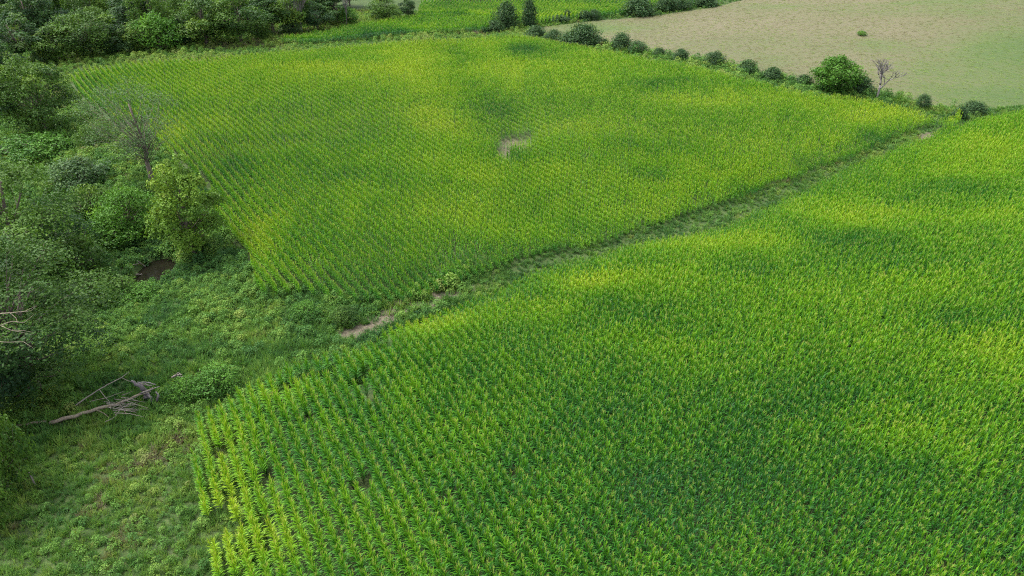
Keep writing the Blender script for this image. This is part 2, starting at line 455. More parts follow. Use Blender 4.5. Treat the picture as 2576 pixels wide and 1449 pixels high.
def leaf_quads(mb, c, nrm, size, r, k, aspect=.55):
    """many folded leaf-shaped faces (two triangles sharing the midrib)"""
    c = np.asarray(c, float); n = len(c)
    nrm = nrm / (np.linalg.norm(nrm, axis=1)[:, None] + 1e-9)
    t = r.normal(size=(n, 3)); t -= (t * nrm).sum(1)[:, None] * nrm; t /= np.linalg.norm(t, axis=1)[:, None] + 1e-9
    b = np.cross(nrm, t); s = size[:, None]
    base = c - t * s * .5; tip = c + t * s * .5 - nrm * s * .12
    l = c - b * s * aspect * .5 + nrm * s * .10; rr = c + b * s * aspect * .5 + nrm * s * .10
    v = np.stack([base, l, tip, rr], 1).reshape(-1, 3)
    i = np.arange(n)[:, None] * 4
    f = np.concatenate([i + [0, 2, 1], i + [0, 3, 2]]).reshape(-1, 3)
    mb.add(v, f, (), np.repeat(k, 4))
def forb_form(seed, n, h, rad, ls):
    r = np.random.default_rng(seed); mb = MB()
    u = r.random(n); a = r.uniform(0, 2 * np.pi, n)
    z = h * u ** .6; q = rad * np.sqrt(r.random(n)) * (1.05 - .55 * u)
    c = np.stack([q * np.cos(a), q * np.sin(a), z * (1 - .35 * (q / rad) ** 2)], 1)
    nr = np.stack([np.cos(a) * .6, np.sin(a) * .6, np.full(n, .9)], 1) + r.normal(0, .4, (n, 3))
    leaf_quads(mb, c, nr, ls * r.uniform(.6, 1.4, n), r, .3 + .4 * u, .5)
    for i in range(5):
        az = r.uniform(0, 6.28); e = np.array([math.cos(az), math.sin(az), 0]) * rad * .6
        mb.tube([(0, 0, -.05), e * .5 + (0, 0, h * .5), e + (0, 0, h * .85)], [.012, .009, .004], 3, .35)
    return mb

def form_collection(name, meshes):
    c = bpy.data.collections.new(name)
    for i, me in enumerate(meshes):
        o = bpy.data.objects.new("%s_form_%s" % (name, "abcdefghijklmnop"[i]), me); c.objects.link(o)
    return c
def merge_leaf_tassel(mb, tb, name):
    """leaf mesh with the tassel as its second material"""
    me = mb.mesh(name, M_CORN)
    nv = len(me.vertices)
    V = np.vstack([np.vstack(mb.v), np.vstack(tb.v)]); K = np.concatenate(mb.k + tb.k)
    F3 = np.vstack(mb.f3 + [f + nv for f in tb.f3]); F4 = np.vstack(mb.f4 + [f + nv for f in tb.f4])
    out = mesh_np(name, V, [F3, F4], M_CORN, False, {'k': K})
    out.materials.append(M_TASSEL)
    mi = np.concatenate([np.zeros(sum(map(len, mb.f3))), np.ones(sum(map(len, tb.f3))), np.zeros(sum(map(len, mb.f4))), np.ones(sum(map(len, tb.f4)))]).astype(np.int32)
    out.polygons.foreach_set('material_index', mi)
    return out
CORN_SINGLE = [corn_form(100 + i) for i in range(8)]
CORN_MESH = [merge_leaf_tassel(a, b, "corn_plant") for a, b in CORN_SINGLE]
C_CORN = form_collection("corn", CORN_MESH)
def clump(seed):
    r = np.random.default_rng(seed); mb, tb = MB(), MB()
    for j in range(3): corn_form(seed * 10 + j, (r.normal(0, .02), (j - 1) * .20 + r.normal(0, .02)), mb, tb, 3, 12, .58)
    return merge_leaf_tassel(mb, tb, "corn_clump")
C_CLUMP = form_collection("corn_clump", [clump(50 + i) for i in range(6)])
C_GRASS = form_collection("grass", [grass_form(200 + i, 26, .50, .22, .040).mesh("grass_tuft", M_WEED) for i in range(3)]
                          + [grass_form(210 + i, 22, .95, .22, .042, 55).mesh("grass_tuft", M_WEED) for i in range(2)]
                          + [forb_form(220 + i, 60, .55, .42, .15).mesh("weed", M_WEED) for i in range(3)]
                          + [forb_form(230 + i, 110, 1.1, .62, .17).mesh("weed", M_WEED) for i in range(2)])
C_STUB = form_collection("stubble", [grass_form(240 + i, 30, .26, .55, .04, 90).mesh("pasture_tuft", M_WEED) for i in range(4)])

# ------------------------------------------------------------------ scattering (one object each, nobody could count them)
def scatter(name, pts, rot, scl, idx, tint, coll, label):
    n = len(pts)
    me = bpy.data.meshes.new(name); me.vertices.add(n); me.vertices.foreach_set('co', np.asarray(pts, np.float32).ravel())
    for nm, typ, key, v in (('rot', 'FLOAT_VECTOR', 'vector', rot), ('scl', 'FLOAT_VECTOR', 'vector', scl), ('idx', 'INT', 'value', idx), ('tint', 'FLOAT', 'value', tint)):
        a = me.attributes.new(nm, typ, 'POINT')
        a.data.foreach_set(key, np.asarray(v, np.int32 if typ == 'INT' else np.float32).ravel())
    o = link(name, me); o['kind'] = 'stuff'; o['label'] = label
    ng = bpy.data.node_groups.new(name, 'GeometryNodeTree')
    ng.interface.new_socket('Geometry', in_out='INPUT', socket_type='NodeSocketGeometry')
    ng.interface.new_socket('Geometry', in_out='OUTPUT', socket_type='NodeSocketGeometry')
    N, L = ng.nodes.new, ng.links.new
    gi, go = N('NodeGroupInput'), N('NodeGroupOutput')
    iop = N('GeometryNodeInstanceOnPoints'); iop.inputs['Pick Instance'].default_value = True
    ci = N('GeometryNodeCollectionInfo'); ci.inputs['Collection'].default_value = coll
    ci.inputs['Separate Children'].default_value = True; ci.inputs['Reset Children'].default_value = True
    L(gi.outputs[0], iop.inputs['Points']); L(ci.outputs[0], iop.inputs['Instance'])
    for nm, typ, sock in (('rot', 'FLOAT_VECTOR', 'Rotation'), ('scl', 'FLOAT_VECTOR', 'Scale'), ('idx', 'INT', 'Instance Index')):
        a = N('GeometryNodeInputNamedAttribute'); a.data_type = typ; a.inputs['Name'].default_value = nm
        L(a.outputs['Attribute'], iop.inputs[sock])
    L(iop.outputs[0], go.inputs[0])
    md = o.modifiers.new('scatter', 'NODES'); md.node_group = ng
    return o

# ------------------------------------------------------------------ corn
def row_points(poly, ang, spacing, step, wob=0.5):
    P = np.array(poly); d = np.array([-math.sin(ang), math.cos(ang)]); q = np.array([math.cos(ang), math.sin(ang)])
    u = P @ d; v = P @ q
    U, V = np.meshgrid(np.arange(u.min() - 2, u.max() + 2, step), np.arange(v.min() - 2, v.max() + 2, spacing))
    U = U + rng.uniform(-.3, .3, U.shape) * step
    U = U.ravel(); V = V.ravel()
    V2 = V + wob * np.sin(U / 13.0) + .6 * np.sin(U / 37.0 + .6)
    x = U * d[0] + V2 * q[0] + rng.normal(0, .018, U.shape); y = U * d[1] + V2 * q[1] + rng.normal(0, .018, U.shape)
    k = inside(x + .7 * fbm(x, y, 2.5, 2) + 2.2 * fbm(x + 40, y, 9, 2), y + .7 * fbm(y, x, 2.5, 2) + 2.6 * fbm(x, y + 40, 9, 2), poly)
    return x[k], y[k]
TINT_NEAR = [(1080, 792, 170, 30, .55), (1480, 690, 150, 28, .65), (1340, 760, 140, 36, .42), (1700, 690, 180, 40, .22), (1850, 600, 200, 34, .5), (2130, 520, 200, 44, .48), (2450, 370, 220, 60, .5), (2300, 690, 230, 44, .3),
             (2560, 520, 160, 80, .25), (2250, 1060, 260, 60, .16), (2500, 1050, 180, 150, .18), (2480, 860, 160, 60, .25), (1540, 712, 100, 22, -.25), (1600, 775, 160, 26, -.2), (2090, 585, 170, 24, -.35), (2400, 470, 180, 16, -.2),
             (2430, 780, 220, 24, -.2), (1500, 1150, 480, 230, -.14), (2100, 950, 300, 60, -.12), (560, 1270, 75, 210, .80), (690, 1330, 70, 130, .35), (560, 1060, 70, 50, .30), (680, 960, 80, 30, .35), (2100, 1300, 400, 160, -.10),
             (1000, 1000, 140, 100, .05), (900, 900, 100, 30, .2), (880, 1120, 80, 120, -.12)]
TINT_FAR = [(625, 600, 60, 70, .42), (420, 325, 45, 35, .35), (990, 165, 260, 24, .30), (760, 160, 150, 14, .22), (1130, 310, 70, 20, .35), (1050, 270, 60, 14, .3), (1650, 500, 170, 50, .22), (1800, 420, 200, 40, .22), (2230, 285, 160, 24, .42),
            (1480, 300, 200, 30, .22), (1800, 240, 180, 20, .2), (1700, 560, 120, 24, .25), (1420, 420, 150, 30, .18), (2100, 350, 130, 30, .18), (740, 690, 70, 40, .15), (560, 300, 60, 16, .25), (1100, 500, 200, 40, .12),
            (1330, 122, 80, 16, -.55), (1300, 112, 80, 14, -.2), (1655, 200, 80, 11, -.45), (1290, 366, 80, 26, -.20), (600, 392, 60, 22, -.3),
            (860, 432, 150, 26, -.22), (1000, 480, 90, 20, -.1), (1700, 350, 150, 16, -.18), (1950, 285, 220, 26, -.16), (1800, 205, 200, 18, -.2), (1430, 628, 160, 24, -.32), (1150, 690, 100, 26, -.25), (1640, 560, 120, 14, -.25),
            (1900, 470, 120, 20, -.2), (2250, 345, 70, 16, -.45), (2150, 390, 120, 14, -.3), (940, 725, 90, 26, -.22), (530, 470, 60, 40, -.15), (850, 560, 160, 50, -.14), (1640, 420, 60, 14, -.25)]
def corn_attrs(x, y, tl, base):
    wx = x + 5 * fbm(x + 5, y, 9, 4); wy = y + 5 * fbm(x, y + 77, 8, 4)
    band = fbm(x * .28 + 11, y * 1.1 + .25 * x, 9, 4)
    t = base + .82 * blobs(wx, wy, tl, 2.0) + .22 * fbm(x, y, 16, 4) + .34 * band + .30 * fbm(x + 31, y + 7, 2.6, 3)
    s = .94 + .20 * fbm(x, y, 14, 2) + rng.normal(0, .065, len(x)) - .08 * np.clip(t - .55, 0, 1)
    return t, s
def edge_gap(x, y, poly, amount, width):
    """ragged, thinner stands along the outer rows"""
    P = list(poly) + [poly[0]]
    d = poly_dist(x, y, P)
    pr = amount * np.exp(-(d / width) ** 2) * (fbm(x, y, 4, 2) > -.05)
    return rng.random(len(x)) > pr, d
NEAR_EDGE = NEAR_FIELD[:8]
def plant_near_field():
    x, y = row_points(NEAR_FIELD, R(27.5), .78, .145, .25)
    z = terrain(x, y)
    k = in_view(x, y, z + 1)
    x, y, z = x[k], y[k], z[k]
    dE = poly_dist(x, y, NEAR_EDGE)
    gap = (fbm(x, y, 2.2, 2) > .12) & (dE < 4.5)
    holes = np.zeros(len(x), bool)
    for cx, cy, r in ((905, 965, .9), (935, 1000, .8), (915, 1215, .7), (1300, 1185, .5), (1130, 1240, .5), (770, 1050, .6)):
        c = gp(cx, cy, 1.0); holes |= np.hypot(x - c[0], y - c[1]) < r
    k = ~gap & ~holes & (rng.random(len(x)) > .03)
    x, y, z, dE = x[k], y[k], z[k], dE[k]
    t, s = corn_attrs(x, y, TINT_NEAR, .36)
    s *= 1 - .22 * np.exp(-(dE / 2.0) ** 2)
    s *= .70 + .30 * sstep(0, 4.0, poly_dist(x, y, NEAR_FIELD[8:27]) + 2.0 * fbm(x, y, 4, 2))
    dist = np.sqrt(x * x + y * y + (CAM_H - z) ** 2)
    px, py = proj(x, y, z + 1.2)
    cand = np.where((px > 10) & (px < 2566) & (py < 1440))[0]
    near = cand[np.argsort(dist[cand])[:300]]
    m = np.ones(len(x), bool); m[near] = False
    rot = np.stack([rng.normal(0, .05, len(x)), rng.normal(0, .05, len(x)), R(27) + rng.integers(0, 2, len(x)) * math.pi + rng.normal(0, .30, len(x))], 1)
    scl = np.stack([s * rng.uniform(.92, 1.1, len(x)), s * rng.uniform(.92, 1.1, len(x)), s], 1)
    idx = rng.integers(0, 8, len(x))
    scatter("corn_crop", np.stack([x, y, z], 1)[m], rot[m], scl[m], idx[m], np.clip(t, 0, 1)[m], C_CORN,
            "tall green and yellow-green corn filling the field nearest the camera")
    # the nearest 300 plants, each an object of its own
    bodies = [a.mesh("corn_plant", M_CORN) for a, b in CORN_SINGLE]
    tassels = [b.mesh("tassel", M_TASSEL) for a, b in CORN_SINGLE]
    for j in near:
        o = link("corn_plant", bodies[idx[j]], None, (x[j], y[j], z[j]))
        o.rotation_euler = rot[j]; o.scale = scl[j]; o['tint'] = float(np.clip(t[j], 0, 1))
        tag(o, "green corn plant in the closest rows along the bottom edge of the picture", "corn plant", "corn plants in the closest rows")
        c = link("tassel", tassels[idx[j]], o); c['tint'] = o['tint']
    return len(x)
def plant_far_field():
    x, y = row_points(FAR_FIELD, R(36.5), .90, .165, .3)
    z = terrain(x, y); k = in_view(x, y, z + 1)
    x, y, z = x[k], y[k], z[k]
    bare = blobs(x, y, [q for q in SOIL[:2]], 0)
    k = (bare + 1.5 * fbm(x, y, 2.0, 3) + rng.normal(0, .12, len(x)) < .50 + .9 * (rng.random(len(x)) < .10)) & (rng.random(len(x)) > .02)
    x, y, z, bare = x[k], y[k], z[k], bare[k]
    t, s = corn_attrs(x, y, TINT_FAR, .55)
    dS = poly_dist(x + 9 * fbm(x, y, 12, 3), y, SWALE); t += -.20 * np.exp(-(dS / 3.0) ** 2) * sstep(88, 100, y) + .13 * np.exp(-((dS - 9) / 4.0) ** 2) * (x < 2)
    s *= 1 - .45 * np.clip(bare * 1.6, 0, 1)
    s = 1 + (s - 1) * .75
    s *= 1 - .12 * np.clip(.3 - t, 0, 1)
    s *= .78 + .22 * sstep(0, 3.5, poly_dist(x, y, FAR_FIELD[1:20]) + 2.0 * fbm(x, y, 4, 2))
    far = np.hypot(x, y) > 96
    # farther off, three plants stand in one form
    keep3 = np.arange(len(x)) % 3 == 0
    for m, coll, nm, lab in ((~far, C_CORN, "corn_crop", "corn in straight rows on the near half of the field beyond the grassy waterway"),
                             (far & keep3, C_CLUMP, "corn_crop", "paler corn on the far half of the field beyond the waterway")):
        n = int(m.sum())
        rz = R(36) + rng.integers(0, 2, n) * math.pi + rng.normal(0, .30 if coll is C_CORN else .06, n)
        rot = np.stack([rng.normal(0, .025, n), rng.normal(0, .025, n), rz], 1)
        sc = s[m][:, None] * np.stack([rng.uniform(.68, .80, n) * (1.0 if coll is C_CORN else 1.1), rng.uniform(.95, 1.12, n), np.ones(n)], 1)
        scatter(nm, np.stack([x, y, z], 1)[m], rot, sc, rng.integers(0, 8 if coll is C_CORN else 6, n), np.clip(t, 0, 1)[m], coll, lab)
def plant_back_fields():
    for poly, ang, tl, base, lab, curve in (
            (STRIP_FIELD, R(75), [(1150, 70, 120, 8, .35), (850, 108, 80, 8, -.2), (1000, 85, 100, 6, .2), (960, 70, 100, 8, -.2)], .30, "dark green strip of corn between the wood and the far field", 0),
            (BACK_FIELD, R(4), [(1450, 40, 150, 14, .35), (1200, 30, 80, 8, .2), (1150, 10, 100, 8, -.2), (1700, 10, 100, 10, -.1)], .40, "distant field of corn in curving rows behind the cedars", 1)):
        P = np.array(poly); d = np.array([-math.sin(ang), math.cos(ang)]); q = np.array([math.cos(ang), math.sin(ang)])
        u = P @ d; v = P @ q
        U, V = np.meshgrid(np.arange(u.min(), u.max(), .62), np.arange(v.min() - 12, v.max() + 12, .95))
        U = U.ravel() + rng.uniform(-.2, .2, U.size); V = V.ravel()
        V2 = V + (5.0 * np.sin(U / 11.0 + 1.0) if curve else .8 * np.sin(U / 20))
        x = U * d[0] + V2 * q[0]; y = U * d[1] + V2 * q[1]
        k = inside(x, y, poly); x, y = x[k], y[k]; z = terrain(x, y); k = in_view(x, y, z + 1, 120, -120); x, y, z = x[k], y[k], z[k]
        n = len(x); t, s = corn_attrs(x, y, tl, base)
        rot = np.stack([np.zeros(n), np.zeros(n), ang + rng.normal(0, .2, n)], 1)
        scatter("corn_crop", np.stack([x, y, z], 1), rot, np.stack([s * 1.45, s, s], 1), rng.integers(0, 6, n), np.clip(t, 0, 1), C_CLUMP, lab)
plant_near_field()
plant_far_field()
plant_back_fields()

# ------------------------------------------------------------------ weeds, grass and pasture
def weeds():
    out = []
    def region(x0, x1, y0, y1, dens, big):
        n = int((x1 - x0) * (y1 - y0) * dens)
        x = rng.uniform(x0, x1, n); y = rng.uniform(y0, y1, n)
        out.append((x, y, np.full(n, big)))
    region(-75, 10, 14, 62, 16, .92)
    region(-110, 0, 62, 110, 6, 1.3)
    region(-160, 20, 110, 205, 2.6, 1.15)
    region(-20, 105, 44, 135, 9, 1.15)
    region(0, 90, 110, 215, 1.5, 1.1)
    F = np.array(gpoly([(1335, 95), (1480, 117), (1620, 138), (1800, 170), (1960, 207), (2080, 231), (2210, 248), (2330, 275), (2440, 290)]))
    t_ = rng.uniform(0, len(F) - 1.001, 1500); i_ = t_.astype(int); f_ = (t_ - i_)[:, None]
    L_ = F[i_] * (1 - f_) + F[i_ + 1] * f_ + rng.normal(0, 1.3, (1500, 2))
    out.append((L_[:, 0], L_[:, 1], np.full(1500, 1.7)))
    x, y, b = (np.concatenate(q) for q in zip(*out))
    z = terrain(x, y)
    k = in_view(x, y, z, 160, -80, 200) & (~inside(x, y, PASTURE) | (b == 1.7))
    inn, inf = inside(x, y, NEAR_FIELD), inside(x, y, FAR_FIELD)
    edge_n = poly_dist(x, y, NEAR_EDGE)
    edge_f = poly_dist(x, y, FAR_FIELD[:20])
    k &= (~inf | (b == 1.7) | (edge_f < 1.8)) & (~inn | (edge_n < 3.5))
    k &= ~((np.hypot((x - POND[0]) / 4.4, (y - POND[1]) / 6.0) < 1) & (z < WATER_Z + .05))
    so = blobs(x, y, SOIL, 0)
    k &= rng.random(len(x)) > np.clip(so * 1.1 - .1 + 1.2 * fbm(x, y, 1.8, 2) * (so > .2), 0, .97)
    x, y, z, b, so = x[k], y[k], z[k], b[k], so[k]
    n = len(x)
    n1 = fbm(x, y, 7, 4); n2 = fbm(x + 90, y + 40, 2.6, 3); n3 = fbm(x - 60, y + 10, 13, 3)
    dw = poly_dist(x, y, WATERWAY[:-3]); dc = poly_dist(x, y, CREEK)
    lush = np.clip(.5 + 2.0 * n3 + .5 * np.exp(-(dc / 9) ** 2) - .2 * np.exp(-(dw / 5) ** 2), 0, 1)
    lush *= np.where(y < 38, .34, 1.0) * np.where((x > -6) & (dw < 9), .40, 1.0)
    forb = rng.random(n) < lush * .75
    bigf = forb & (rng.random(n) < .18 + .5 * np.clip(n1 * 2 + .1, 0, 1))
    tall = ~forb & (rng.random(n) < .25)
    idx = np.where(bigf, rng.integers(8, 10, n), np.where(forb, rng.integers(5, 8, n), np.where(tall, rng.integers(3, 5, n), rng.integers(0, 3, n))))
    t = .40 + .55 * n2 + .5 * n1 + rng.normal(0, .07, n)
    t = t - .10 * np.exp(-(dw / 6) ** 2) * (y < 130) + .06 * ((x > -6) & (dw < 9) & (y < 130)) + .05 * (y < 40) + .12 * ((y > 120) & (x < 20))
    dry = (fbm(x + 11, y - 70, 3.0, 3) > .25) & ~forb
    t = np.where(dry, t + .30, t)
    t = np.where(so > .25, t + .18, t)
    # trodden tan verge along the far field and dry stalks under the wood
    t = t + blobs(x, y, [(500, 150, 200, 7, .22), (640, 110, 80, 8, .35), (1190, 78, 80, 6, .35), (420, 1200, 60, 60, .1), (300, 1250, 120, 60, .06), (40, 1330, 40, 24, .3), (870, 470, 60, 60, .1), (250, 800, 60, 40, -.1),
                         (560, 950, 60, 50, -.12), (330, 950, 90, 50, -.14), (480, 900, 140, 50, .02), (90, 1150, 80, 120, -.2), (620, 900, 120, 40, -.08)], .3)
    t = np.minimum(t, np.where(forb, .62, 1.0))
    s = b * rng.uniform(.65, 1.15, n) * (1 + .5 * n1)
    low = np.exp(-((edge_n[k]) / 6) ** 2)
    s *= np.where(y < 36, .78, 1.0)
    s *= np.where((x > -4) & (dw < 9), .62, 1.0)
    rot = np.stack([rng.normal(0, .12, n), rng.normal(0, .12, n), rng.uniform(0, 6.28, n)], 1)
    scatter("weeds", np.stack([x, y, z], 1), rot, np.stack([s, s, s * rng.uniform(.7, 1.1, n)], 1), idx, np.clip(t, 0, 1), C_GRASS,
            "rank green grass and broad-leaved weeds on the creek bank and along the waterway")
    # pasture
    n = 30000
    P = np.array(PASTURE)
    x = rng.uniform(P[:, 0].min(), P[:, 0].max(), n); y = rng.uniform(P[:, 1].min(), P[:, 1].max(), n)
    k = inside(x, y, PASTURE); x, y = x[k], y[k]; z = terrain(x, y); k = in_view(x, y, z, 100, -60); x, y, z = x[k], y[k], z[k]
    n = len(x)
    g = .22 + blobs(x, y, PGREEN, 0) + .35 * fbm(x, y, 26, 3)
    streak = fbm(x * .35 + y * .1, y * 1.3, 5, 3)
    t = .86 - .34 * np.clip(g + .4 * streak, 0, 1) + rng.normal(0, .02, n)
    s = rng.uniform(.25, .55, n)
    scatter("pasture_grass", np.stack([x, y, z], 1), np.stack([np.zeros(n), np.zeros(n), rng.uniform(0, 6.28, n)], 1), np.stack([s * 1.3, s * 1.3, s], 1), rng.integers(0, 4, n), np.clip(t, 0, 1), C_STUB,
            "short tan and green grass of the grazed hillside pasture")
weeds()

# ------------------------------------------------------------------ trees
def limb(mb, a, b, r0, r1, r, n=5, bend=.12, seg=4, k=0):
    a = np.asarray(a, float); b = np.asarray(b, float); L = np.linalg.norm(b - a)
    t = np.linspace(0, 1, seg + 1)[:, None]
    off = r.normal(0, bend * L, 3)
    pts = a + (b - a) * t + off * (t * (1 - t)) + r.normal(0, .012 * L, (seg + 1, 3)) * (t * (1 - t)) * 4
    mb.tube(pts, r0 + (r1 - r0) * t[:, 0], n, k)
    return pts
def broadleaf(seed, H=10.0, W=8.0, low=.12, nlobe=34, nleaf=9000, ls=.30, lobe_r=.20, hollow=.68, flat=1.0, bare=0.0, top=1.0, lr=.0045, tk=1.0):
    """tree of height H and crown width W: (trunk mesh data, crown mesh data)"""
    r = np.random.default_rng(seed); tr, cr = MB(), MB()
    zb = H * low; ch = H - zb
    lob = []
    tries = 0
    while len(lob) < nlobe and tries < 4000:
        tries += 1
        d = r.normal(size=3); d /= np.linalg.norm(d)
        q = r.uniform(.45, 1.0) ** .6
        p = d * q
        zz = (p[2] + 1) / 2
        wz = (.62 + .50 * math.sin(math.pi * min(1, zz * .9 + .12))) * (1 if zz < .75 else top)
        rad = W * lobe_r * r.uniform(.7, 1.3) * (1.1 - .35 * zz)
        c = np.array([p[0] * (W / 2 - rad * .6) * wz * 1.05, p[1] * (W / 2 - rad * .6) * wz * 1.05, zb + zz * (ch - rad * .7)])
        if all(np.linalg.norm(c - o[0]) > .62 * (rad + o[1]) * .62 for o in lob): lob.append((c, rad))
    lean = r.normal(0, .03 * H, 2)
    t_top = np.array([lean[0], lean[1], H * .72])
    tp = limb(tr, (0, 0, -.4), t_top, tk * (.020 * H + .05), tk * .006 * H, r, 7, .05, 6)
    for c, rad in lob:
        hz = np.clip(c[2] * r.uniform(.35, .65), H * .06, H * .66); i = np.searchsorted(tp[:, 2], hz); i = min(max(i, 1), len(tp) - 1)
        a = tp[i - 1] + (tp[i] - tp[i - 1]) * np.clip((hz - tp[i - 1][2]) / (tp[i][2] - tp[i - 1][2] + 1e-6), 0, 1)
        limb(tr, a, c, lr * H + .01, .008, r, 4, .12, 3)
        for _ in range(3):
            d = r.normal(size=3); d[2] = abs(d[2]); d /= np.linalg.norm(d)
            limb(tr, c, c + d * rad * .85, .014, .005, r, 3, .1, 2)
    per = np.array([l[1] ** 2 for l in lob]); per = per / per.sum()
    for (c, rad), w in zip(lob, per):
        n = int(nleaf * w * r.uniform(1 - bare, 1.0)) if bare else int(nleaf * w)
        if n < 4: continue
        d = r.normal(size=(n, 3)); d /= np.linalg.norm(d, axis=1)[:, None]
        d[:, 2] = np.where(d[:, 2] < -.35, -d[:, 2], d[:, 2])
        sub = 1 + .38 * np.sin(d[:, 0] * 5 + seed) * np.sin(d[:, 1] * 5 + c[0]) + .15 * np.sin(d[:, 2] * 9 + c[1])
        q = rad * (hollow + (1.08 - hollow) * r.random(n) ** .7) * sub
        p = c + d * q[:, None] * np.array([1, 1, .82 * flat])
        nr = d * .65 + np.array([0, 0, .22]) + r.normal(0, .42, (n, 3))
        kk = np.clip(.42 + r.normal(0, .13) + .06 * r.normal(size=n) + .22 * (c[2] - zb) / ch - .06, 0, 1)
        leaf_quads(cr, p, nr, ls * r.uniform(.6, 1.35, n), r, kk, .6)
    return tr, cr
def cedar(seed, H=4.0, W=3.2, n=5200, ls=.26, shape=.8, round_=0.0):
    """dense evergreen: upswept sprays on a cone or egg, down to the ground"""
    r = np.random.default_rng(seed); tr, cr = MB(), MB()
    tr.tube([(0, 0, -.3), (r.normal(0, .03), 0, H * .5), (0, 0, H * .93)], [.05 * W * .5 + .03, .03 * W * .5 + .02, .01], 6)
    nb = 60
    for i in range(nb):
        q = (i + r.random()) / nb; zz = H * (.05 + .90 * q)
        env = (W / 2) * ((1 - q) ** shape * (1 - round_) + round_ * math.sqrt(max(0, 1 - (2 * q - .75) ** 2 / 1.6))) * (0.72 + .28 * min(1, q * 6 + .2))
        az = i * 2.399 + r.normal(0, .3); ln = env * r.uniform(.62, 1.25)
        a = np.array([0, 0, zz * .9]); b = np.array([math.cos(az) * ln, math.sin(az) * ln, zz + ln * .22])
        limb(tr, a, b, .016, .006, r, 3, .05, 2)
        m = int(n / nb * (.35 + 1.25 * env / (W / 2)))
        if m < 3: continue
        u = r.random(m) ** .55
        c = a + (b - a) * u[:, None] + r.normal(0, .11 * W * (.5 + .5 * env / (W / 2)), (m, 3)) * np.array([1, 1, .8])
        nr = np.stack([np.cos(az) + r.normal(0, .6, m), np.sin(az) + r.normal(0, .6, m), r.normal(.35, .5, m)], 1)
        kk = np.clip(.40 + r.normal(0, .09) + r.normal(0, .10, m) + .15 * u * u, 0, 1)
        leaf_quads(cr, c, nr, ls * r.uniform(.55, 1.3, m), r, kk, .42)
    c = np.concatenate(cr.v); lowv = c[:, 2] < 0.02
    for a in cr.v: a[:, 2] = np.maximum(a[:, 2], 0.02 + .02 * r.random(len(a)))
    return tr, cr
def bare_tree(seed, H=7.0, spread=.55, depth=4):
    r = np.random.default_rng(seed); tr = MB(); tw = MB()
    def grow(a, d, L, rad, lev):
        b = a + d * L
        pts = limb(tr if lev < 2 else tw, a, b, rad, rad * .6, r, 6 if lev < 2 else 3, .06, 4)
        if lev >= depth: return
        nb = r.integers(3, 5) if lev else 4
        for j in range(nb):
            nd = d + r.normal(0, spread, 3); nd[2] = abs(nd[2]) * .8 + .35; nd /= np.linalg.norm(nd)
            st = pts[-1] if j < 2 else pts[r.integers(2, 5)]
            grow(st, nd, L * r.uniform(.58, .8), rad * .62, lev + 1)
    grow(np.array([0, 0, -.3]), np.array([r.normal(0, .08), r.normal(0, .05), 1.0]), H * .34, .022 * H, 0)
    return tr, tw

def build(kind, forms, mat, bark=M_BARK):
    return [(a.mesh("trunk", bark, True), b.mesh("crown", mat)) for a, b in forms]
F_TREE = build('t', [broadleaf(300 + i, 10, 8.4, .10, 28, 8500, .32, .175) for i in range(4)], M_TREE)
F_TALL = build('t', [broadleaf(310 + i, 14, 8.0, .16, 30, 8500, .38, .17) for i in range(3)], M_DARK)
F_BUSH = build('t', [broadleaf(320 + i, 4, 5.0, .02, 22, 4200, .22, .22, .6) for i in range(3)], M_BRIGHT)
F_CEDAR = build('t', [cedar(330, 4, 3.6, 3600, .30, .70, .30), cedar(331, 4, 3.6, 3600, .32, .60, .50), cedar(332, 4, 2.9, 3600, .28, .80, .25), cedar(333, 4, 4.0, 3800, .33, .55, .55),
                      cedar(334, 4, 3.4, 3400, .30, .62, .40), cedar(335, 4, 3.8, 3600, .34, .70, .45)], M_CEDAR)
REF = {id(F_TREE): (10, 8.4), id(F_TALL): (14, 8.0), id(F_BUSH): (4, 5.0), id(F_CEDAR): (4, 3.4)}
def recolour(mesh, mat):
    key = (mesh.name, mat.name)
    if key not in _RC:
        m = mesh.copy(); m.materials.clear(); m.materials.append(mat); m.name = "crown"; _RC[key] = m
    return _RC[key]
_RC = {}
def plant(name, forms, i, base, top_py, width, label, cat, tint=0.0, group=None, mat=None, rz=None, tilt=(0, 0), depth_scale=1.0, bark=None):
    """base: place on the ground (frame position); top_py: where its tip shows; width: how wide it shows"""
    p = gp(*base); h = height_to(p, top_py); w = width * depth_of(p) / FOC
    rh, rw = REF[id(forms)]
    root = link(name, None, None, (p[0], p[1], p[2] - .05)); root.empty_display_size = .5
    root.rotation_euler = (tilt[0], tilt[1], (base[0] * 1.7 + base[1]) % 6.28 if rz is None else rz)
    root.scale = (w / rw, w / rw, h / rh)
    tr, cr = forms[i % len(forms)]
    link("trunk", tr, root)
    c = link("crown", cr if mat is None else recolour(cr, mat), root); c['tint'] = tint
    tag(root, label, cat, group)
    return root
def own_form(forms, h, w):
    l = build('x', forms[0], forms[1], forms[2] if len(forms) > 2 else M_BARK); REF[id(l)] = (h, w); KEEP.append(l); return l
KEEP = []

